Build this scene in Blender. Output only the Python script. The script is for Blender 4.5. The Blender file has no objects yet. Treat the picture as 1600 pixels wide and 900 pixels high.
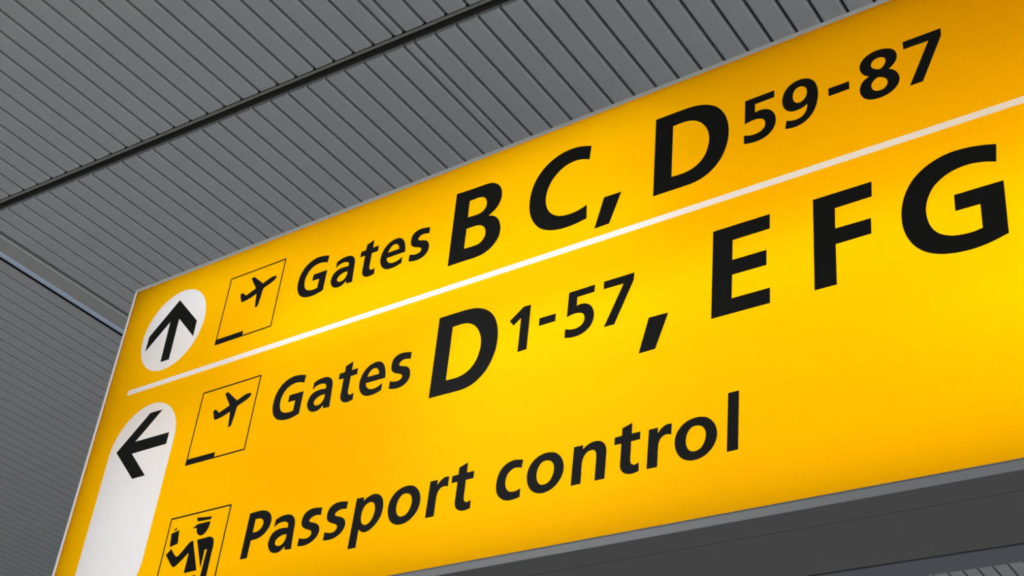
import bpy, bmesh, math
from mathutils import Matrix, Vector
from mathutils.geometry import tessellate_polygon

C = bpy.context.scene.collection
sc = bpy.context.scene
EYE = 1.65                                   # eye height above the hall floor

# ------------------------------------------------------------------ camera
cam_data = bpy.data.cameras.new('camera')
cam_data.sensor_width = 36.0
cam_data.sensor_fit = 'HORIZONTAL'
cam_data.lens = 2127.184 / 1600 * 36.0
cam_data.clip_end = 200
cam = bpy.data.objects.new('camera', cam_data)
C.objects.link(cam)
right = Vector((0.79988065, 0.59195949, 0.09886812))
up = Vector((0.25424384, -0.4834462, 0.83763944))
back = Vector((0.54364604, -0.64487497, -0.53720132))
cam.matrix_world = Matrix(((right.x, up.x, back.x, 0), (right.y, up.y, back.y, 0), (right.z, up.z, back.z, EYE), (0, 0, 0, 1)))
sc.camera = cam

# ------------------------------------------------------------------ world, added lights, exposure
world = bpy.data.worlds.new('hall_daylight')
sc.world = world
world.use_nodes = True
bg = world.node_tree.nodes['Background']
bg.inputs['Color'].default_value = (0.86, 0.93, 1.0, 1)
bg.inputs['Strength'].default_value = 0.45


def area(name, loc, target, sx, sy, power, color=(1, 1, 1)):
    d = bpy.data.lights.new(name, 'AREA')
    d.shape = 'RECTANGLE'
    d.size, d.size_y = sx, sy
    d.energy = power
    d.color = color
    o = bpy.data.objects.new(name, d)
    C.objects.link(o)
    o.location = loc
    v = Vector(target) - Vector(loc)
    o.rotation_euler = v.to_track_quat('-Z', 'Y').to_euler()
    return o


# added unseen area lights far left and right, brightening slat edges and the bar
area('added_side_light', (-17, 2, 2.4), (0, 2, 3.0), 14, 4.2, 25, (0.62, 0.80, 1.0))
area('added_side_light', (14, 0, 2.2), (-3, 4, 4.5), 14, 4.0, 1200, (0.95, 0.97, 1.0))
# added unseen area lights, aimed at the floor so its bounce brightens the ceiling
for lx, ly, p, col in ((1.0, -0.6, 590, (0.97, 0.98, 1.0)), (-5.4, -0.8, 600, (0.97, 0.98, 1.0)), (2.5, 7.0, 450, (0.97, 0.98, 1.0)), (-3.6, 7.4, 430, (1.0, 0.95, 0.84))):
    area('added_floor_bounce_light', (lx, ly, 6.0), (lx, ly, 0), 3.0, 1.5, p, col)

# fluorescent tubes inside the sign: x from, x to, height above the eye, watts per metre
TUBES = [
    (-4.66, -3.76, 2.98, 0.96),
    (-3.76, -2.86, 2.98, 0.65),
    (-2.86, -1.96, 2.98, 0.89),
    (-1.96, -1.06, 2.98, 0.34),
    (-1.06, -0.16, 2.98, 0.11),
    (-0.16, 0.24, 2.98, 0.77),
    (-4.66, -3.76, 2.66, 0.46),
    (-3.76, -2.86, 2.66, 1.41),
    (-2.86, -1.96, 2.66, 1.17),
    (-1.96, -1.06, 2.66, 0.43),
    (-1.06, -0.16, 2.66, 0.28),
    (-0.16, 0.24, 2.66, 0.78),
    (-4.66, -3.76, 2.28, 0.61),
    (-3.76, -2.86, 2.28, 0.60),
    (-2.86, -1.96, 2.28, 1.41),
    (-1.96, -1.06, 2.28, 1.22),
    (-1.06, -0.16, 2.28, 1.07),
    (-0.16, 0.24, 2.28, 0.78),
    (-4.66, -3.76, 1.98, 0.62),
    (-3.76, -2.86, 1.98, 0.44),
    (-2.86, -1.96, 1.98, 0.84),
    (-1.96, -1.06, 1.98, 0.67),
    (-1.06, -0.16, 1.98, 1.21),
    (-0.16, 0.24, 1.98, 0.78),
    (-4.66, -3.76, 1.68, 0.80),
    (-3.76, -2.86, 1.68, 0.84),
    (-2.86, -1.96, 1.68, 0.96),
    (-1.96, -1.06, 1.68, 0.78),
    (-1.06, -0.16, 1.68, 0.75),
    (-0.16, 0.24, 1.68, 0.78),
]

sc.view_settings.view_transform = 'Standard'
sc.view_settings.look = 'None'
sc.view_settings.gamma = 1.0
sc.view_settings.use_curve_mapping = False
sc.view_settings.exposure = 0.0


# ------------------------------------------------------------------ materials
def principled(name, color, rough=0.5, metal=0.0, spec=0.5, noise=0.0, scale=(6, 6, 6), coat=0.0):
    m = bpy.data.materials.new(name)
    m.use_nodes = True
    nt = m.node_tree
    b = nt.nodes['Principled BSDF']
    b.inputs['Roughness'].default_value = rough
    b.inputs['Metallic'].default_value = metal
    b.inputs['Specular IOR Level'].default_value = spec
    b.inputs['Coat Weight'].default_value = coat
    if noise:
        tc = nt.nodes.new('ShaderNodeTexCoord')
        mp = nt.nodes.new('ShaderNodeMapping')
        mp.inputs['Scale'].default_value = scale
        nz = nt.nodes.new('ShaderNodeTexNoise')
        nz.inputs['Scale'].default_value = 1.0
        nz.inputs['Detail'].default_value = 3.0
        rp = nt.nodes.new('ShaderNodeMapRange')
        rp.inputs['To Min'].default_value = 1 - noise
        rp.inputs['To Max'].default_value = 1 + noise
        mx = nt.nodes.new('ShaderNodeVectorMath')
        mx.operation = 'SCALE'
        mx.inputs[0].default_value = color
        nt.links.new(tc.outputs['Object'], mp.inputs['Vector'])
        nt.links.new(mp.outputs['Vector'], nz.inputs['Vector'])
        nt.links.new(nz.outputs['Fac'], rp.inputs['Value'])
        nt.links.new(rp.outputs['Result'], mx.inputs['Scale'])
        nt.links.new(mx.outputs['Vector'], b.inputs['Base Color'])
    else:
        b.inputs['Base Color'].default_value = (*color, 1)
    return m


def backlit(name, color, front=0.03):
    """thin translucent acrylic: lets the tubes inside shine through, with a little surface gloss"""
    m = bpy.data.materials.new(name)
    m.use_nodes = True
    nt = m.node_tree
    nt.nodes.clear()
    out = nt.nodes.new('ShaderNodeOutputMaterial')
    tr = nt.nodes.new('ShaderNodeBsdfTranslucent')
    df = nt.nodes.new('ShaderNodeBsdfDiffuse')
    gl = nt.nodes.new('ShaderNodeBsdfGlossy')
    gl.inputs['Roughness'].default_value = 0.35
    gl.inputs['Color'].default_value = (1, 1, 1, 1)
    tr.inputs['Color'].default_value = (*color, 1)
    df.inputs['Color'].default_value = (*color, 1)
    m1 = nt.nodes.new('ShaderNodeMixShader')
    m1.inputs['Fac'].default_value = front
    m2 = nt.nodes.new('ShaderNodeMixShader')
    m2.inputs['Fac'].default_value = 0.0002
    nt.links.new(tr.outputs[0], m1.inputs[1])
    nt.links.new(df.outputs[0], m1.inputs[2])
    nt.links.new(m1.outputs[0], m2.inputs[1])
    nt.links.new(gl.outputs[0], m2.inputs[2])
    nt.links.new(m2.outputs[0], out.inputs['Surface'])
    return m


M = {
    'slat': principled('grey_painted_metal_slat', (0.204, 0.213, 0.223), 0.5, 0.0, 0.2, 0.06, (0.5, 9.0, 1.0)),
    'void': principled('black_void_and_gap_shade', (0.005, 0.005, 0.005), 0.9, 0.0, 0.1),
    'lip': principled('olive_grey_aluminium_edge', (0.115, 0.113, 0.100), 0.5, 0.0, 0.3),
    'channel': principled('dark_channel_metal', (0.05, 0.048, 0.042), 0.5),
    'bar': principled('brushed_aluminium_bar', (0.185, 0.192, 0.190), 0.5, 0.0, 0.25),
    'bar_edge': principled('rolled_aluminium_sky_reflection', (0.235, 0.29, 0.38), 0.4, 0.0),  # blue sky reflection is painted into this base colour
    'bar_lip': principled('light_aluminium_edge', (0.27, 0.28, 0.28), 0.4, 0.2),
    'bead': principled('grey_bottom_bead', (0.052, 0.055, 0.056), 0.5, 0.0, 0.25),
    'pale_bead': principled('pale_anodised_edge', (0.33, 0.315, 0.335), 0.5, 0.0, 0.3),
    'polished': principled('polished_aluminium_reveal', (0.92, 0.74, 0.60), 0.22, 1.0),
    'rear': principled('blue_grey_powder_coat', (0.040, 0.042, 0.055), 0.6, 0.0, 0.18),
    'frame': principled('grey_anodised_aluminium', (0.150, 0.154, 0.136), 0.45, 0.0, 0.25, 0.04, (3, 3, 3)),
    'soffit': principled('dark_powder_coat_and_shadow_line', (0.030, 0.0305, 0.034), 0.6, 0.0, 0.18, 0.05, (2.0, 2.0, 2.0)),
    'inner': principled('white_light_box_lining', (0.36, 0.37, 0.40), 0.7),
    'black': principled('black_vinyl', (0.0025, 0.0025, 0.002), 0.5, 0.0, 0.02),
    'yellow': backlit('backlit_yellow_acrylic', (1.0, 0.527, 0.0)),
    'white': backlit('backlit_white_acrylic', (0.83, 0.85, 0.86)),
    'floor': principled('pale_grey_terrazzo', (0.52, 0.515, 0.50), 0.3, 0.0, 0.5, 0.1, (3, 3, 3)),
    'steel': principled('dark_steel_rod', (0.12, 0.12, 0.12), 0.4, 0.8),
}


# ------------------------------------------------------------------ mesh helpers
def obj(name, bm, mats, parent=None, loc=(0, 0, 0), smooth=False):
    me = bpy.data.meshes.new(name)
    bmesh.ops.recalc_face_normals(bm, faces=bm.faces[:])
    bm.to_mesh(me)
    bm.free()
    for m in (mats if isinstance(mats, (list, tuple)) else [mats]):
        me.materials.append(m)
    if smooth:
        for p in me.polygons:
            p.use_smooth = True
    o = bpy.data.objects.new(name, me)
    C.objects.link(o)
    o.parent = parent
    o.location = loc
    return o


def box(bm, x0, x1, y0, y1, z0, z1, bevel=0.0, mi=0):
    vs = [bm.verts.new((x, y, z)) for z in (z0, z1) for y in (y0, y1) for x in (x0, x1)]
    fs = [bm.faces.new([vs[i] for i in q]) for q in ((0, 2, 3, 1), (4, 5, 7, 6), (0, 1, 5, 4), (2, 6, 7, 3), (0, 4, 6, 2), (1, 3, 7, 5))]
    for f in fs:
        f.material_index = mi
    if bevel:
        es = list({e for f in fs for e in f.edges})
        r = bmesh.ops.bevel(bm, geom=es, offset=bevel, segments=2, affect='EDGES', profile=0.5)
        for f in r['faces']:
            f.material_index = mi


def extrude_profile(bm, prof, a, b, axis='v', mi=0):
    """closed profile [(u, z)] swept along v from a to b"""
    ra = [bm.verts.new((u, a, z)) for u, z in prof]
    rb = [bm.verts.new((u, b, z)) for u, z in prof]
    n = len(prof)
    for i in range(n):
        j = (i + 1) % n
        bm.faces.new((ra[i], ra[j], rb[j], rb[i])).material_index = mi
    bm.faces.new(ra).material_index = mi
    bm.faces.new(rb[::-1]).material_index = mi


def rounded_contour(pts, steps=6):
    """closed contour of (x, y, corner); runs between corners become smooth curves"""
    n = len(pts)
    P = [Vector((p[0], p[1])) for p in pts]
    K = [p[2] for p in pts]
    out = []
    for i in range(n):
        j = (i + 1) % n
        out.append(P[i])
        if K[i] and K[j]:
            continue
        p1, p2 = P[i], P[j]
        p0 = 2 * p1 - p2 if K[i] else P[i - 1]
        p3 = 2 * p2 - p1 if K[j] else P[(j + 1) % n]
        t = [0.0]
        for a, b in ((p0, p1), (p1, p2), (p2, p3)):
            t.append(t[-1] + (b - a).length ** 0.5)
        for q in range(1, steps):
            u = t[1] + (t[2] - t[1]) * q / steps

            def L(a, b, ta, tb):
                return a * ((tb - u) / (tb - ta)) + b * ((u - ta) / (tb - ta))
            a1, a2, a3 = L(p0, p1, t[0], t[1]), L(p1, p2, t[1], t[2]), L(p2, p3, t[2], t[3])
            out.append(L(L(a1, a2, t[0], t[2]), L(a2, a3, t[1], t[3]), t[1], t[2]))
    return out


def plate(contours, thick=0.0, scale=1.0):
    """flat plate in the XZ plane with holes; front towards -Y; thick 0 makes a sheet"""
    bm = bmesh.new()
    loops = [[Vector((p[0] * scale, p[1] * scale, 0)) for p in c] for c in contours]
    tris = tessellate_polygon(loops)
    flat = [p for l in loops for p in l]
    levels = [0.0] if not thick else [0.0, thick]
    rings = []
    for y in levels:
        vs = [bm.verts.new((p.x, y, p.y)) for p in flat]
        rings.append(vs)
        for t in tris:
            try:
                bm.faces.new([vs[i] for i in t])
            except ValueError:
                pass
    if thick:
        k = 0
        for l in loops:
            n = len(l)
            for i in range(n):
                a, b = k + i, k + (i + 1) % n
                bm.faces.new((rings[0][a], rings[0][b], rings[1][b], rings[1][a]))
            k += n
    return bm


def glyph_bm(key, scale=1.0, thick=0.0005):
    return plate([[(p.x / 1000, p.y / 1000) for p in rounded_contour(c)] for c in GLYPHS[key]], thick, scale)


def rect(x0, x1, y0, y1):
    return [(x0, y0), (x1, y0), (x1, y1), (x0, y1)]


def disc(cx, cy, r, n=96):
    return [(cx + r * math.cos(2 * math.pi * i / n), cy + r * math.sin(2 * math.pi * i / n)) for i in range(n)]


def pill(cx, y0, y1, r, n=48):
    top = [(cx + r * math.cos(math.pi * i / n), y1 + r * math.sin(math.pi * i / n)) for i in range(n + 1)]
    bot = [(cx + r * math.cos(math.pi + math.pi * i / n), y0 + r * math.sin(math.pi + math.pi * i / n)) for i in range(n + 1)]
    return top + bot


# outlines of the characters and symbols on the sign, millimetres about each one's own centre (x, y, corner)
GLYPHS = {
 'G': [[(157.4,154.3,1), (152.0,95.1,1), (115.5,108.2,0), (76.4,114.4,0), (36.0,110.5,0), (2.5,97.2,0), (-25.6,74.4,0), (-43.2,43.8,0), (-51.6,10.1,0), (-51.1,-19.3,0), (-45.3,-46.3,0), (-33.7,-70.4,0), (-15.1,-90.0,0), (11.5,-103.6,0), (38.4,-109.5,0), (69.3,-111.0,0), (97.0,-107.0,1), (97.3,-28.5,1), (28.4,-27.9,1), (29.0,26.4,1), (165.2,26.5,1), (162.9,-146.0,1), (130.2,-155.5,0), (91.7,-163.3,0), (53.3,-165.3,0), (14.8,-162.0,0), (-23.6,-152.7,0), (-58.2,-135.9,0), (-86.6,-110.1,0), (-106.9,-77.2,0), (-119.1,-40.3,0), (-123.1,-1.5,0), (-120.6,34.5,0), (-112.9,66.5,0), (-98.4,98.8,0), (-77.9,126.4,0), (-47.2,150.3,0), (-8.8,167.4,0), (32.8,175.0,0), (81.2,172.6,0), (120.5,165.0,0)]],
 'C': [[(131.8,158.6,1), (128.8,99.2,1), (99.5,111.2,0), (69.2,116.7,0), (29.6,111.1,0), (-2.3,92.5,0), (-29.7,62.5,0), (-44.6,23.0,0), (-46.8,-13.9,0), (-39.3,-47.2,0), (-22.1,-76.9,0), (3.2,-97.9,0), (30.7,-109.5,0), (63.7,-113.1,0), (95.9,-110.5,0), (133.5,-98.7,1), (137.1,-157.1,1), (94.3,-164.5,0), (49.2,-166.0,0), (9.6,-161.7,0), (-24.4,-151.5,0), (-59.8,-131.4,0), (-86.5,-102.2,0), (-106.1,-66.4,0), (-116.7,-26.5,0), (-118.5,18.8,0), (-110.2,68.0,0), (-92.5,107.0,0), (-64.9,138.9,0), (-29.6,162.1,0), (10.0,175.0,0), (50.3,178.3,0), (91.0,172.0,0)]],
 'B': [[(-157.2,164.1,1), (-67.0,160.3,0), (-30.1,159.7,0), (-4.3,158.1,0), (20.7,151.0,0), (44.7,133.4,0), (59.1,110.9,0), (65.3,85.2,0), (64.1,60.8,0), (55.0,38.1,0), (39.5,20.4,0), (15.1,5.2,1), (41.6,-6.2,0), (61.2,-25.5,0), (73.6,-50.5,0), (79.0,-81.2,0), (74.3,-108.8,0), (59.9,-132.5,0), (37.9,-150.9,0), (7.8,-162.7,0), (-27.1,-166.3,0), (-70.1,-165.3,0), (-149.8,-165.1,1)], [(-87.3,106.8,1), (-52.1,107.8,0), (-29.7,104.7,0), (-12.1,93.4,0), (-3.0,74.4,0), (-2.9,53.1,0), (-13.1,37.6,0), (-30.1,30.2,0), (-85.0,31.7,1)], [(-83.8,-20.8,1), (-48.1,-21.1,0), (-22.3,-25.1,0), (-4.1,-36.9,0), (8.0,-57.0,0), (9.8,-80.3,0), (0.9,-97.9,0), (-14.0,-108.7,0), (-35.0,-111.3,0), (-82.1,-109.5,1)]],
 'comma': [[(-17.1,59.8,1), (52.4,58.7,1), (11.6,-58.7,1), (-46.9,-59.8,1)]],
 'D': [[(-169.9,163.1,1), (-118.0,163.3,0), (-83.0,163.2,0), (-38.4,162.2,0), (0.9,156.0,0), (40.1,139.8,0), (70.3,115.4,0), (92.7,82.4,0), (106.1,44.4,0), (110.9,4.9,0), (108.7,-34.0,0), (98.6,-72.0,0), (80.7,-106.7,0), (55.8,-133.4,0), (23.6,-153.2,0), (-13.6,-162.5,0), (-56.2,-163.8,0), (-104.1,-163.3,0), (-165.7,-162.7,1)], [(-100.7,107.0,1), (-66.1,107.7,0), (-39.0,104.7,0), (-16.8,96.0,0), (5.5,79.1,0), (23.9,54.0,0), (35.6,24.9,0), (39.2,-6.0,0), (35.6,-33.9,0), (25.1,-64.1,0), (7.7,-86.3,0), (-15.5,-100.9,0), (-43.8,-108.5,0), (-67.7,-109.4,0), (-98.2,-107.9,1)]],
 'five': [[(-59.0,119.5,1), (45.4,120.8,1), (45.3,92.5,1), (-23.2,91.9,1), (-23.1,57.6,1), (-5.1,59.8,0), (13.8,55.9,0), (30.1,46.1,0), (42.5,30.2,0), (49.1,10.5,0), (49.7,-10.1,0), (43.4,-30.6,0), (31.0,-46.3,0), (12.4,-57.7,0), (-12.5,-63.2,0), (-37.5,-62.1,0), (-62.0,-56.9,1), (-62.2,-22.9,1), (-42.7,-29.6,0), (-20.0,-31.8,0), (-2.5,-27.4,0), (8.7,-17.8,0), (13.0,-5.0,0), (11.2,8.8,0), (5.0,18.7,0), (-7.6,25.4,0), (-25.3,28.4,0), (-43.0,27.0,0), (-59.8,23.0,1)]],
 'nine': [[(25.5,-22.3,1), (15.3,-28.3,0), (0.7,-32.8,0), (-16.3,-33.7,0), (-30.9,-30.4,0), (-45.5,-20.5,0), (-55.7,-4.5,0), (-60.5,15.7,0), (-59.3,35.9,0), (-53.4,55.5,0), (-40.8,72.9,0), (-22.1,84.3,0), (0.2,87.5,0), (22.2,83.0,0), (39.0,72.5,0), (52.0,55.5,0), (59.2,32.6,0), (61.7,6.7,0), (59.2,-21.1,0), (52.1,-46.9,0), (40.9,-67.9,0), (23.8,-85.0,0), (2.1,-95.6,0), (-22.1,-98.2,0), (-51.6,-93.2,1), (-46.9,-62.1,1), (-29.0,-68.2,0), (-12.0,-70.1,0), (3.7,-66.6,0), (16.0,-56.0,0), (22.8,-40.2,0)], [(9.5,55.5,0), (17.9,49.4,0), (23.3,38.2,0), (24.2,24.5,0), (20.8,10.0,0), (13.4,0.1,0), (2.3,-5.4,0), (-9.8,-3.9,0), (-18.3,3.5,0), (-23.0,15.8,0), (-23.8,30.8,0), (-19.6,46.7,0), (-10.1,56.4,0), (-0.3,58.3,0)]],
 'eight': [[(31.8,4.4,1), (43.3,-3.4,0), (54.2,-16.8,0), (60.7,-31.9,0), (62.6,-46.8,0), (57.7,-65.7,0), (45.8,-80.0,0), (29.7,-89.7,0), (7.1,-95.1,0), (-15.3,-94.6,0), (-34.3,-89.0,0), (-50.8,-77.1,0), (-61.4,-58.3,0), (-63.3,-37.7,0), (-58.7,-19.8,0), (-47.7,-6.0,0), (-32.0,1.8,1), (-46.9,13.1,0), (-56.7,28.2,0), (-60.7,44.5,0), (-58.8,61.1,0), (-50.1,76.0,0), (-34.4,87.8,0), (-13.3,94.1,0), (9.7,93.5,0), (34.4,85.4,0), (48.6,74.6,0), (56.9,59.8,0), (58.7,43.1,0), (53.9,26.6,0), (44.3,14.4,0)], [(14.8,58.5,0), (21.3,50.9,0), (22.6,41.0,0), (19.1,29.7,0), (11.8,20.1,0), (3.6,16.4,0), (-9.8,21.9,0), (-19.7,30.2,0), (-24.3,40.9,0), (-22.2,51.5,0), (-14.9,59.8,0), (-3.3,63.1,0), (7.0,62.4,0)], [(-5.8,-13.7,0), (4.3,-16.5,0), (17.4,-25.8,0), (24.6,-38.3,0), (24.7,-49.6,0), (19.0,-59.8,0), (8.6,-66.4,0), (-5.0,-66.7,0), (-16.0,-61.5,0), (-23.5,-52.3,0), (-26.4,-41.1,0), (-24.8,-30.5,0), (-17.5,-21.0,0)]],
 'seven': [[(-54.3,64.2,1), (64.1,64.3,1), (63.4,35.3,1), (-2.0,-115.8,1), (-41.9,-115.5,1), (24.5,33.0,1), (-53.8,34.4,1)]],
 'hyphen': [[(-34.7,15.3,1), (34.5,15.3,1), (34.4,-15.1,1), (-34.2,-15.6,1)]],
 'one': [[(5.7,71.1,1), (35.8,70.8,1), (37.0,-102.5,1), (-0.4,-103.7,1), (-0.6,28.9,1), (-29.4,6.5,1), (-48.0,28.8,1)]],
 'E': [[(-117.8,157.6,1), (76.3,157.4,1), (76.1,103.7,1), (-49.3,103.2,1), (-49.5,30.3,1), (64.7,29.8,1), (64.6,-24.0,1), (-49.3,-23.5,1), (-49.9,-107.1,1), (76.0,-107.3,1), (75.8,-160.3,1), (-117.7,-159.8,1)]],
 'F': [[(-98.6,136.2,1), (85.1,136.2,1), (83.7,83.3,1), (-30.1,81.8,1), (-31.2,9.6,1), (77.7,8.7,1), (76.9,-44.5,1), (-31.4,-45.6,1), (-32.0,-183.2,1), (-100.2,-182.6,1)]],
 'a': [[(-42.5,60.0,1), (-20.8,67.6,0), (2.5,70.5,0), (25.4,67.6,0), (42.5,59.0,0), (53.2,45.9,0), (58.9,29.1,0), (60.2,4.7,0), (64.1,-66.6,1), (32.8,-64.7,1), (29.1,-51.1,1), (18.5,-61.2,0), (1.6,-68.4,0), (-20.7,-67.6,0), (-39.9,-58.2,0), (-51.7,-44.1,0), (-58.1,-27.2,0), (-56.3,-9.8,0), (-46.8,8.3,0), (-26.8,18.6,0), (-0.1,21.3,0), (26.1,18.5,1), (26.1,30.5,0), (17.9,40.1,0), (5.0,44.2,0), (-12.3,45.2,0), (-28.5,40.9,0), (-43.4,30.8,1)], [(27.3,-5.3,1), (6.0,-5.8,0), (-11.3,-11.8,0), (-21.2,-20.7,0), (-23.1,-30.6,0), (-17.7,-39.1,0), (-3.9,-44.5,0), (10.9,-42.5,0), (22.2,-32.7,0), (27.0,-20.7,0)]],
 't': [[(-26.9,111.1,1), (7.4,122.4,1), (7.7,86.8,1), (37.2,86.8,1), (37.5,61.9,1), (6.9,61.3,1), (7.5,27.3,0), (7.4,1.2,0), (10.4,-10.4,0), (20.5,-17.1,0), (37.4,-13.2,1), (38.4,-40.5,1), (19.8,-44.4,0), (3.7,-43.6,0), (-11.3,-37.9,0), (-22.2,-27.0,0), (-27.1,-12.4,0), (-27.2,12.4,0), (-27.2,61.0,1), (-52.0,61.3,1), (-51.9,86.0,1), (-26.8,86.5,1)]],
 'e': [[(63.4,-12.7,1), (61.0,8.6,0), (53.9,31.6,0), (43.1,50.0,0), (26.1,63.1,0), (6.0,66.9,0), (-16.1,63.8,0), (-36.8,52.7,0), (-52.7,34.1,0), (-61.0,10.1,0), (-61.5,-14.9,0), (-52.9,-38.2,0), (-38.0,-56.1,0), (-19.8,-66.2,0), (3.3,-69.5,0), (28.5,-67.3,0), (53.3,-60.4,1), (53.5,-31.4,1), (36.1,-40.4,0), (17.7,-44.7,0), (1.6,-43.9,0), (-14.4,-36.4,0), (-24.7,-25.2,0), (-29.2,-12.0,1)], [(-27.2,12.4,1), (29.3,12.3,1), (25.3,24.8,0), (16.6,36.5,0), (6.0,41.5,0), (-8.3,40.3,0), (-19.4,30.6,0)]],
 's': [[(40.7,65.6,1), (40.8,37.6,1), (21.2,42.5,0), (4.0,42.5,0), (-7.5,36.3,0), (-11.3,27.3,0), (-3.0,19.9,0), (16.9,13.5,0), (33.9,5.8,0), (44.9,-7.5,0), (49.5,-22.0,0), (49.4,-39.3,0), (41.2,-54.5,0), (24.7,-66.4,0), (0.6,-71.0,0), (-21.6,-69.0,0), (-43.6,-63.7,1), (-43.3,-32.8,1), (-27.2,-38.0,0), (-7.9,-40.8,0), (7.1,-37.0,0), (13.2,-27.5,0), (8.5,-19.0,0), (-3.6,-12.1,0), (-20.4,-6.3,0), (-36.3,3.4,0), (-46.1,16.9,0), (-48.2,33.8,0), (-45.4,53.5,0), (-33.5,66.7,0), (-12.5,73.1,0), (13.1,71.5,0)]],
 'P': [[(-71.9,51.0,1), (-46.5,52.2,0), (-26.9,52.9,0), (-3.5,51.2,0), (17.8,44.9,0), (35.8,32.6,0), (47.1,15.2,0), (49.3,-4.7,0), (43.4,-23.8,0), (28.9,-41.2,0), (9.5,-52.5,0), (-11.8,-57.5,0), (-37.5,-58.6,1), (-38.4,-124.5,1), (-74.3,-124.5,1)], [(-35.6,22.3,1), (-18.4,22.7,0), (-4.2,19.0,0), (7.1,9.9,0), (10.0,-2.8,0), (5.5,-15.4,0), (-4.9,-24.6,0), (-20.0,-28.7,0), (-36.1,-28.4,1)]],
 'p': [[(-75.0,64.5,1), (-41.6,63.4,1), (-41.2,49.7,1), (-23.4,61.2,0), (-3.4,66.9,0), (14.4,65.6,0), (31.7,57.8,0), (45.1,43.1,0), (52.5,23.5,0), (53.6,0.9,0), (49.3,-20.6,0), (36.2,-41.1,0), (18.7,-56.9,0), (-0.3,-65.6,0), (-15.7,-67.1,0), (-30.8,-61.8,0), (-42.2,-52.7,1), (-42.3,-117.0,1), (-78.5,-116.7,1)], [(0.8,38.0,0), (11.3,29.6,0), (17.5,13.0,0), (17.0,-6.6,0), (10.3,-24.9,0), (-1.1,-36.9,0), (-16.0,-40.7,0), (-29.5,-34.8,0), (-38.9,-19.2,0), (-40.7,0.8,0), (-36.2,21.2,0), (-24.9,34.7,0), (-11.8,39.4,0)]],
 'o': [[(17.9,62.9,0), (34.2,57.3,0), (49.4,45.5,0), (61.2,29.3,0), (68.2,8.7,0), (68.4,-11.4,0), (62.5,-30.1,0), (50.4,-47.4,0), (32.7,-61.3,0), (10.2,-68.8,0), (-12.7,-69.1,0), (-31.3,-63.6,0), (-47.9,-52.4,0), (-60.2,-35.3,0), (-67.6,-13.5,0), (-68.3,9.2,0), (-62.7,28.5,0), (-51.5,44.3,0), (-35.5,56.2,0), (-17.0,62.8,0), (1.6,64.8,0)], [(7.1,36.9,0), (18.8,32.0,0), (28.3,20.9,0), (32.5,6.5,0), (31.4,-10.1,0), (26.0,-24.5,0), (16.1,-36.8,0), (2.5,-41.8,0), (-10.2,-40.9,0), (-20.7,-34.7,0), (-28.1,-23.0,0), (-31.6,-7.7,0), (-31.0,9.1,0), (-25.0,24.7,0), (-14.9,35.0,0), (-3.4,38.1,0)]],
 'r': [[(-46.8,36.4,1), (-15.9,36.5,1), (-15.9,18.0,1), (-4.8,30.6,0), (6.9,38.4,0), (18.7,40.8,0), (30.4,40.0,1), (30.0,4.5,1), (17.7,8.1,0), (4.7,6.6,0), (-5.7,-1.4,0), (-11.1,-14.0,0), (-12.6,-31.9,0), (-12.6,-61.3,0), (-12.9,-90.0,1), (-48.3,-90.0,1)]],
 'n': [[(-73.2,45.4,1), (-40.5,45.3,1), (-39.6,31.7,1), (-25.9,41.6,0), (-8.0,48.3,0), (13.5,48.3,0), (29.3,41.8,0), (39.8,30.5,0), (45.6,13.8,0), (46.5,-6.0,0), (46.3,-44.9,0), (45.8,-81.9,1), (10.7,-81.9,1), (10.9,-43.3,0), (10.9,-4.3,0), (8.8,10.2,0), (3.6,18.7,0), (-7.4,22.1,0), (-21.0,19.3,0), (-32.4,8.9,0), (-38.7,-8.1,0), (-39.5,-27.6,0), (-39.1,-52.8,0), (-39.1,-81.9,1), (-74.3,-82.1,1)]],
 'c': [[(49.3,65.9,1), (46.1,38.5,1), (32.8,42.5,0), (17.9,43.1,0), (3.7,37.2,0), (-7.2,25.2,0), (-11.9,8.7,0), (-10.4,-9.0,0), (-4.9,-23.0,0), (5.0,-32.8,0), (17.8,-36.9,0), (32.5,-36.7,0), (49.5,-31.6,1), (50.0,-60.0,1), (33.3,-63.3,0), (16.3,-64.4,0), (-1.1,-62.7,0), (-16.6,-56.8,0), (-31.9,-44.8,0), (-42.7,-28.8,0), (-47.1,-10.6,0), (-47.5,11.2,0), (-42.2,34.3,0), (-30.8,52.9,0), (-12.3,65.7,0), (9.5,71.2,0), (29.5,70.1,0)]],
 'l': [[(-16.8,92.1,1), (18.0,92.8,1), (16.8,-92.3,1), (-18.1,-92.6,1)]],
 'plane': [[(-52.6,81.0,1), (13.8,28.2,1), (37.4,37.7,0), (55.6,44.3,0), (72.6,45.7,0), (86.5,42.9,0), (90.2,38.2,0), (84.9,27.9,0), (70.1,18.4,0), (49.9,10.8,0), (25.6,1.5,0), (22.1,-4.1,0), (18.9,-38.5,0), (12.2,-81.0,1), (-2.7,-85.5,1), (-8.8,-44.8,0), (-12.5,-14.6,1), (-40.5,-24.0,0), (-64.2,-29.5,0), (-81.4,-31.7,0), (-96.6,-31.8,1), (-105.1,-16.3,0), (-116.3,11.3,1), (-103.3,16.4,1), (-77.9,-4.4,1), (-53.9,4.5,0), (-24.8,15.3,1), (-67.9,76.6,1)]],
 'uparrow': [[(-3.8,174.0,1), (154.7,24.4,1), (155.8,-52.4,1), (26.6,70.8,1), (30.8,-133.6,1), (-23.8,-132.5,1), (-30.8,70.4,1), (-154.5,-47.9,1), (-155.0,26.8,1)]],
 'leftarrow': [[(-183.2,-0.6,1), (-23.3,149.6,1), (54.1,148.0,1), (-73.3,27.7,1), (137.4,25.8,1), (137.1,-26.3,1), (-74.4,-26.9,1), (52.1,-148.7,1), (-26.4,-148.7,1)]],
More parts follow.
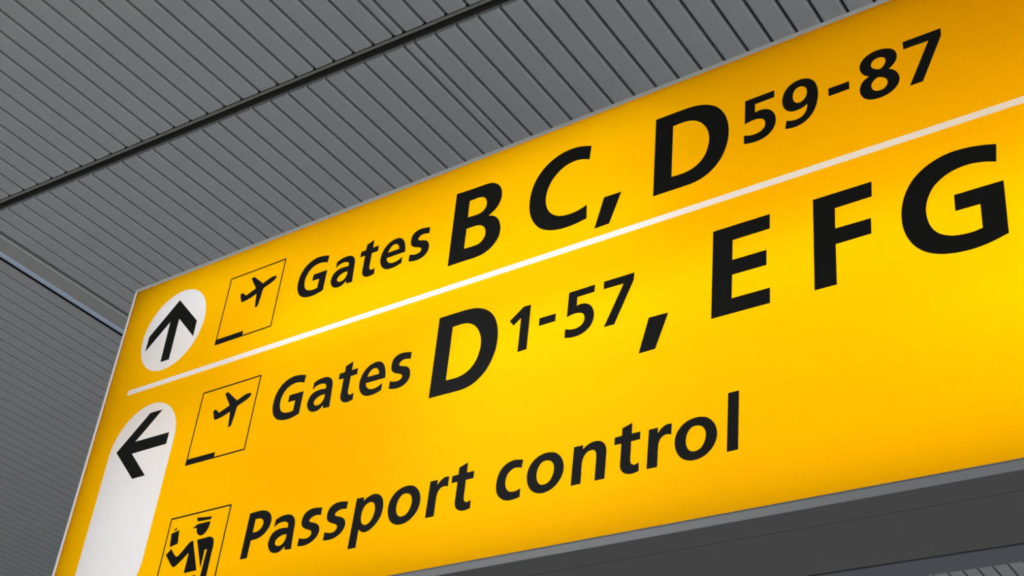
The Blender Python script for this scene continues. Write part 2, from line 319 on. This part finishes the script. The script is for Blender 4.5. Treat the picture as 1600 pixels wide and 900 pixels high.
 'hat': [[(-45.4,11.2,1), (42.0,2.4,1), (36.6,-8.5,1), (-33.1,-5.1,1)]],
 'head': [[(-35.3,31.5,1), (33.0,32.1,1), (33.5,17.5,0), (28.3,0.7,0), (17.6,-12.3,0), (4.8,-18.8,0), (-9.7,-17.6,0), (-24.1,-9.0,0), (-33.4,5.0,0), (-35.5,16.5,1), (-60.0,18.8,1)]],
 'passport': [[(-25.6,24.0,1), (16.1,31.2,1), (25.8,-23.7,1), (-16.3,-31.5,1)]],
 'thumb': [[(5.0,8.2,1), (6.6,-2.8,1), (-11.6,-5.4,1)]],
 'torso': [[(-62.0,31.2,1), (-24.4,-3.8,0), (-15.2,-5.3,0), (37.0,41.2,0), (45.6,45.1,0), (55.1,45.1,1), (113.3,-78.8,1), (44.9,-79.7,1), (46.1,-1.1,1), (-16.9,-45.4,0), (-26.3,-45.8,0), (-85.5,10.4,1)]],
 'sleeve': [[(-74.4,36.2,1), (-36.2,36.7,0), (-6.8,37.4,0), (8.2,32.4,0), (19.9,20.8,0), (25.0,0.8,0), (25.0,-29.4,0), (25.0,-145.2,1), (-9.8,-140.2,1), (-5.5,-12.5,1), (-17.7,-11.1,1), (-18.3,-82.6,1)]],
 'ess': [[(44.3,64.3,1), (43.6,36.8,1), (21.8,40.1,0), (4.3,36.5,0), (-6.3,29.8,0), (-8.0,23.4,0), (3.0,17.1,0), (22.8,10.9,0), (39.4,0.8,0), (48.7,-12.7,0), (48.6,-28.9,0), (40.4,-44.6,0), (23.4,-57.2,0), (-1.0,-65.1,0), (-21.0,-66.2,0), (-44.9,-63.6,1), (-43.5,-33.8,1), (-23.6,-39.6,0), (-3.0,-40.5,0), (11.0,-31.9,0), (12.5,-21.2,0), (4.5,-13.6,0), (-11.4,-7.2,0), (-27.5,-0.1,0), (-40.4,10.3,0), (-45.7,23.3,0), (-44.9,41.3,0), (-35.7,57.2,0), (-17.5,66.8,0), (6.5,69.2,0)]],
}
LETTERS = [
 ('letter', 'G', 'G', 0.5481, -3.5772, 2.8606),
 ('letter', 'a', 'a', 1.0, -3.395, 2.8367),
 ('letter', 't', 't', 1.0283, -3.2576, 2.8146),
 ('letter', 'e', 'e', 1.0, -3.1351, 2.8389),
 ('letter', 's', 's', 1.0, -3.0021, 2.8368),
 ('letter', 'B', 'B', 1.0, -2.6931, 2.8518),
 ('letter', 'C', 'C', 1.0, -2.3749, 2.8483),
 ('comma', ',', 'comma', 1.0, -2.1547, 2.6958),
 ('letter', 'D', 'D', 1.0, -1.8095, 2.851),
 ('numeral', '5', 'five', 1.0, -1.581, 2.8313),
 ('numeral', '9', 'nine', 1.0, -1.4474, 2.87),
 ('hyphen', '-', 'hyphen', 1.0, -1.3168, 2.8624),
 ('numeral', '8', 'eight', 1.0, -1.1858, 2.8661),
 ('numeral', '7', 'seven', 1.0, -1.0519, 2.8915),
 ('letter', 'G', 'G', 0.5467, -3.5682, 2.3135),
 ('letter', 'a', 'a', 0.9998, -3.3869, 2.2916),
 ('letter', 't', 't', 1.0196, -3.248, 2.2696),
 ('letter', 'e', 'e', 0.9989, -3.1269, 2.294),
 ('letter', 's', 's', 0.9939, -2.994, 2.2929),
 ('letter', 'D', 'D', 0.9901, -2.6751, 2.3054),
 ('numeral', '1', 'one', 1.0, -2.4729, 2.3339),
 ('hyphen', '-', 'hyphen', 0.9622, -2.362, 2.3237),
 ('numeral', '5', 'five', 0.9762, -2.2245, 2.2882),
 ('numeral', '7', 'seven', 0.975, -2.0927, 2.3438),
 ('comma', ',', 'comma', 1.0043, -1.9498, 2.1588),
 ('letter', 'E', 'E', 1.0, -1.6292, 2.3114),
 ('letter', 'F', 'F', 1.0, -1.3133, 2.3344),
 ('letter', 'G', 'G', 1.0, -1.0233, 2.3107),
 ('letter', 'P', 'P', 1.0, -3.5576, 1.8112),
 ('letter', 'a', 'a', 1.0051, -3.442, 1.7527),
 ('letter', 's', 'ess', 1.0, -3.3042, 1.7548),
 ('letter', 's', 'ess', 0.9969, -3.1838, 1.756),
 ('letter', 'p', 'p', 1.0, -3.0249, 1.7579),
 ('letter', 'o', 'o', 1.0109, -2.8783, 1.7617),
 ('letter', 'r', 'r', 1.0121, -2.7284, 1.7861),
 ('letter', 't', 't', 1.0058, -2.6324, 1.7379),
 ('letter', 'c', 'c', 1.0, -2.4509, 1.7592),
 ('letter', 'o', 'o', 0.9979, -2.3119, 1.7655),
 ('letter', 'n', 'n', 1.0, -2.1376, 1.7818),
 ('letter', 't', 't', 1.0, -2.0125, 1.7416),
 ('letter', 'r', 'r', 1.0, -1.8991, 1.7913),
 ('letter', 'o', 'o', 1.0, -1.7878, 1.7678),
 ('letter', 'l', 'l', 1.0, -1.669, 1.7944),
]
SYMBOLS = {
 'plane': (-3.8764, 2.8981),
 'uparrow': (-4.3979, 2.8297),
 'leftarrow': (-4.3703, 2.2973),
 'hat': (-3.8815, 1.8860),
 'head': (-3.8764, 1.8380),
 'passport': (-4.0288, 1.8313),
 'thumb': (-4.0360, 1.8691),
 'torso': (-3.9709, 1.7593),
 'sleeve': (-3.8202, 1.7686),
 'plane_lower': (1.0106, -3.8668, 2.3491),
}

# ------------------------------------------------------------------ the hall: floor, slatted metal ceiling, trims
bm = bmesh.new()
box(bm, -18, 14, -12, 18, -0.1, 0)
obj('floor', bm, M['floor'])['kind'] = 'structure'

H = 4.500                                    # ceiling above the eye
ZC = EYE + H
TURN = math.radians(2.7925)                  # the slats run a little off square to the sign
SEAM0, SEAM1 = 0.7774 * H, 0.7954 * H
V0, V1 = -5.0, 17.0
PITCH = 0.02808 * H
BAR0, BAR1 = -1.5715 * H, -1.5262 * H

starts = []                                  # (left edge, right edge) of each slat at its joints
u = -0.7782 * H
while u < 8:
    starts.append((u, u + PITCH))
    u += PITCH
starts.append((-0.7925 * H, -0.7782 * H))    # the narrow make-up strip
u = -0.7925 * H
while u - PITCH > BAR1 - 0.02:
    starts.append((u - PITCH, u))
    u -= PITCH
u = -1.5795 * H
while u > -17:
    starts.append((u - PITCH, u))
    u -= PITCH


def slat_profile(a, b):
    g, r, d = 0.006, 0.013, 0.028
    a, b = a + g, b - g
    pr = [(a, d)]
    for i in range(5):
        t = math.pi / 2 * i / 4
        pr.append((a + r - r * math.cos(t), r - r * math.sin(t)))
    for i in range(5):
        t = math.pi / 2 * i / 4
        pr.append((b - r + r * math.sin(t), r - r * math.cos(t)))
    pr.append((b, d))
    return pr


bm = bmesh.new()
for a, b in starts:
    pr = slat_profile(a, b)
    extrude_profile(bm, pr, V0, SEAM0)
    extrude_profile(bm, pr, SEAM1, V1)
box(bm, -17, 8, V0, SEAM0 - 0.004, 0.029, 0.045, mi=1)
box(bm, -17, 8, SEAM1 + 0.004, V1, 0.029, 0.045, mi=1)
box(bm, -17, 8, V0, V1, 0.13, 0.16, mi=1)
ceiling = obj('ceiling', bm, [M['slat'], M['void']], loc=(0, 0, ZC))
ceiling.rotation_euler.z = TURN
ceiling['kind'] = 'structure'

# the dark open joint across the slats with its thin metal edge strip
bm = bmesh.new()
box(bm, -17, 8, SEAM0 + 0.0075, SEAM0 + 0.0247, 0.001, 0.006, 0.0008, mi=0)
box(bm, -17, 8, SEAM0 + 0.021, SEAM0 + 0.0245, 0.0072, 0.125, mi=1)
box(bm, -17, 8, SEAM1 - 0.002, SEAM1 + 0.001, 0.022, 0.125, mi=1)
t = obj('trim_1', bm, [M['lip'], M['channel']], loc=(0, 0, ZC))
t.rotation_euler.z = TURN
t['kind'] = 'structure'

# the aluminium bar between the two slatted fields, with a rolled edge on its far side
bm = bmesh.new()
pr = [(BAR1, 0.025), (BAR1, -0.004), (BAR1 - 0.004, -0.007), (BAR1 - 0.017, -0.007), (BAR1 - 0.022, 0.0),
      (BAR0 + 0.040, 0.0), (BAR0 + 0.036, -0.004), (BAR0 + 0.024, -0.010), (BAR0 + 0.010, -0.013), (BAR0 + 0.002, -0.009), (BAR0, 0.0), (BAR0 + 0.004, 0.03)]
extrude_profile(bm, pr, V0, V1)
bm.normal_update()
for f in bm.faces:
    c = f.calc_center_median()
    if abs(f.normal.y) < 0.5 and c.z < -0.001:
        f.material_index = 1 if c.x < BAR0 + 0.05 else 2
box(bm, -1.5797 * H - 0.003, -1.5797 * H + 0.004, V0, V1, 0.0005, 0.028, mi=3)  # black strips paint shade into the gap beyond the bar
box(bm, -1.5797 * H, BAR0 + 0.02, V0, V1, 0.020, 0.027, mi=3)
t = obj('trim_2', bm, [M['bar'], M['bar_edge'], M['bar_lip'], M['void']], loc=(0, 0, ZC), smooth=False)
t.rotation_euler.z = TURN
t['kind'] = 'structure'

# ------------------------------------------------------------------ the illuminated sign
Y0 = 3.0                                     # plane of the lit face
XL, XR = -4.729, 0.30                        # opening of the frame
ZB, ZT = EYE + 1.5155, EYE + 3.137
OL, OR, OB, OT = XL - 0.018, XR + 0.018, EYE + 1.4835, EYE + 3.155
YF = 2.991                                   # front of the frame
YA, YB_, YC_, YD = 3.0958, 3.4015, 3.4150, 3.526

sign = bpy.data.objects.new('wayfinding_sign', None)
C.objects.link(sign)
sign['label'] = 'long illuminated yellow airport sign with black gate lettering hanging below slatted grey ceiling'
sign['category'] = 'sign'
SO = Vector(((OL + OR) / 2, (Y0 + YD) / 2, OB))
sign.location = SO
bpy.context.view_layer.update()


def part(name, bm, mats, parent=None, at=(0, 0, 0), label=None, smooth=False):
    """a piece of the sign given in hall coordinates: its mesh is about `at`"""
    p = parent or sign
    o = obj(name, bm, mats, p, Vector(at) - (Vector(p['_at']) if '_at' in p else SO), smooth)
    o['_at'] = tuple(at)
    if label:
        o['label'] = label
    return o


# frame: four mitred bars with a lip standing proud of the lit face
bm = bmesh.new()


def ring(bm, outer, inner, y0, y1, mi=0, front=None, inside=None):
    """four mitred bars; front / inside give material indices per bar (bottom, right, top, left)"""
    (a0, a1, c0, c1), (b0, b1, d0, d1) = outer, inner
    o = [(a0, c0), (a1, c0), (a1, c1), (a0, c1)]
    n = [(b0, d0), (b1, d0), (b1, d1), (b0, d1)]
    for i in range(4):
        j = (i + 1) % 4
        q = [o[i], o[j], n[j], n[i]]
        f = [bm.verts.new((x, y0, z)) for x, z in q]
        g = [bm.verts.new((x, y1, z)) for x, z in q]
        fs = [bm.faces.new(f), bm.faces.new(g[::-1])]
        for k in range(4):
            l = (k + 1) % 4
            fs.append(bm.faces.new((f[k], f[l], g[l], g[k])))
        for x in fs:
            x.material_index = mi
        if front:
            fs[0].material_index = front[i]
        if inside:
            fs[4].material_index = inside[i]
            fs[2].material_index = front[i]


ring(bm, (OL, OR, OB, OT), (XL, XR, ZB, ZT), YF, Y0 - 0.0002, 0, (1, 0, 0, 0), (0, 2, 2, 2))  # bottom bar front in the soffit colour, a painted shadow line
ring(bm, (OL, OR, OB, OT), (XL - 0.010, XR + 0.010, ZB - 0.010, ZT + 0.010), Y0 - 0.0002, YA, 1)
bmesh.ops.remove_doubles(bm, verts=bm.verts[:], dist=0.00001)
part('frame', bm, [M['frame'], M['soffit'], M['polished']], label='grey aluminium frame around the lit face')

# long snap-on bead along the bottom bar, leaving the painted shadow line under the face; a pale one up the left side
bm = bmesh.new()
box(bm, OL + 0.001, OR - 0.001, YF - 0.003, YF, OB, ZB - 0.006, 0.0012)
part('frame_bead', bm, M['bead'], label='grey bead along the bottom edge')
bm = bmesh.new()
box(bm, OL + 0.0085, XL + 0.0002, YF - 0.0015, YF, ZB, ZT, 0.0006)
part('frame_bead', bm, M['pale_bead'], label='pale bead up the left edge')

# housing behind the frame: core and rear tray, both dark, with open joints between
bm = bmesh.new()
T = 0.012
ring(bm, (OL, OR, OB, OT), (OL + T, OR - T, OB + T, OT - T), YA + 0.002, YB_)
box(bm, OL + T, OR - T, YB_ - 0.012, YB_, OB + T, OT - T, mi=1)
ring(bm, (OL + T, OR - T, OB + T, OT - T), (OL + 2 * T, OR - 2 * T, OB + 2 * T, OT - 2 * T), YA - 0.02, YB_ - 0.012, mi=1)
part('housing', bm, [M['soffit'], M['inner']], label='dark grey sheet metal housing')
bm = bmesh.new()
box(bm, OL, OR, YC_, YD, OB, OT, 0.002)
part('rear_tray', bm, M['rear'], label='dark grey rear half of the housing')
bm = bmesh.new()
box(bm, OL + 0.06, OR - 0.06, YB_, YC_, OB + 0.06, OT - 0.06)
part('joint_gasket', bm, M['void'], label='black recessed joint between the two halves')

# lit face: yellow sheet with white inlays
DISC = (-4.3945, 2.8517, 0.1985)
PILL = (-4.3965, 1.776, 2.288, 0.2035)
DIV = (-4.595, 0.17, 2.5755, 2.6)
z = lambda c: [(x, y + EYE) for x, y in c]
cd, cp, cv = z(disc(*DISC)), z(pill(*PILL)), z(rect(*DIV))
bm = plate([z(rect(XL - 0.008, XR + 0.008, 1.505, 3.144)), cd[::-1], cp[::-1], cv[::-1]])
part('face_panel', bm, M['yellow'], at=(0, Y0, 0), label='glowing yellow face panel')
d1 = part('arrow_disc', plate([[(x - DISC[0], y - DISC[1]) for x, y in disc(*DISC)]]), M['white'], at=(DISC[0], Y0, EYE + DISC[1]), label='round white arrow field')
pc = (PILL[1] + PILL[2]) / 2
d2 = part('arrow_field', plate([[(x - PILL[0], y - pc) for x, y in pill(*PILL)]]), M['white'], at=(PILL[0], Y0, EYE + pc), label='tall rounded white arrow field')
dc = ((DIV[0] + DIV[1]) / 2, (DIV[2] + DIV[3]) / 2)
part('divider_line', plate([rect(DIV[0] - dc[0], DIV[1] - dc[0], DIV[2] - dc[1], DIV[3] - dc[1])]), M['white'], at=(dc[0], Y0, EYE + dc[1]), label='thin white line between the rows')

YV = Y0 - 0.0010                             # vinyl sits on the face
sx, sy = SYMBOLS['uparrow']
part('arrow', glyph_bm('uparrow'), M['black'], d1, (sx, YV, EYE + sy), 'black arrow pointing straight up')
sx, sy = SYMBOLS['leftarrow']
part('arrow', glyph_bm('leftarrow'), M['black'], d2, (sx, YV, EYE + sy), 'black arrow pointing left')


def pictogram(x0, x1, y0, y1, label):
    """thin square outline; returns the part"""
    w = 0.0062
    cx, cy = (x0 + x1) / 2, (y0 + y1) / 2
    a = rect(x0 - cx, x1 - cx, y0 - cy, y1 - cy)
    b = rect(x0 + w - cx, x1 - w - cx, y0 + w - cy, y1 - w - cy)
    return part('pictogram', plate([a, b[::-1]], 0.0005), M['black'], at=(cx, YV, EYE + cy), label=label)


def runway(p, x0, y0):
    part('runway_bar', plate([rect(0, 0.164, 0, 0.0262)], 0.0005), M['black'], p, (x0, YV - 0.0006, EYE + y0))


p1 = pictogram(-4.0805, -3.7500, 2.6867, 3.0157, 'square outline with an aeroplane taking off, upper row')
runway(p1, -4.0805, 2.6867)
sx, sy = SYMBOLS['plane']
part('airplane_symbol', glyph_bm('plane'), M['black'], p1, (sx, YV, EYE + sy))
p2 = pictogram(-4.0755, -3.7405, 2.1405, 2.4646, 'square outline with an aeroplane taking off, lower row')
runway(p2, -4.0755, 2.1405)
s, sx, sy = SYMBOLS['plane_lower']
part('airplane_symbol', glyph_bm('plane', s), M['black'], p2, (sx, YV, EYE + sy))
p3 = pictogram(-4.0785, -3.7435, 1.590, 1.9205, 'square outline with a uniformed officer')
for nm, k in (('cap', 'hat'), ('head', 'head'), ('passport', 'passport'), ('thumb', 'thumb'), ('arm_and_coat', 'torso'), ('sleeve', 'sleeve')):
    sx, sy = SYMBOLS[k]
    part(nm, glyph_bm(k), M['black'], p3, (sx, YV, EYE + sy))
part('trousers', plate([[(-0.062, -0.027), (0.052, -0.027), (0.042, 0.027), (-0.050, 0.0245)]], 0.0005), M['black'], p3, (-3.900, YV, EYE + 1.636))

ROWLABEL = (('upper row', 2.6), ('middle row', 2.0), ('bottom row', 1.0))
for nm, ch, key, s, x, y in LETTERS:
    row = next(r for r, lim in ROWLABEL if y > lim)
    part(nm, glyph_bm(key, s), M['black'], None, (x, YV, EYE + y), None)

# brackets on the back of the housing, rising to the ceiling behind the sign
for hx in (-3.9, -2.2, -0.5):
    bm = bmesh.new()
    box(bm, hx - 0.03, hx + 0.03, YD, 4.90, EYE + 2.62, EYE + 2.70, 0.004)
    box(bm, hx - 0.03, hx + 0.03, 4.82, 4.90, EYE + 2.70, ZC + 0.02, 0.004)
    box(bm, hx - 0.09, hx + 0.09, YD, YD + 0.012, EYE + 2.50, EYE + 2.82, 0.003)
    part('hanger_bracket', bm, M['steel'])

for o in bpy.data.objects:
    if '_at' in o:
        del o['_at']


# fluorescent tubes inside the housing, shining forward through the face
def tube(x0, x1, zrel, power, y=3.28, w=0.04):
    d = bpy.data.lights.new('fluorescent_tube', 'AREA')
    d.shape = 'RECTANGLE'
    d.size, d.size_y = x1 - x0, w
    d.energy = power * (x1 - x0)
    d.color = (0.90, 1.0, 1.18)
    o = bpy.data.objects.new('fluorescent_tube', d)
    C.objects.link(o)
    o.location = ((x0 + x1) / 2, y, EYE + zrel)
    o.rotation_euler = (-math.pi / 2, 0, 0)


for tb in TUBES:
    tube(*tb)
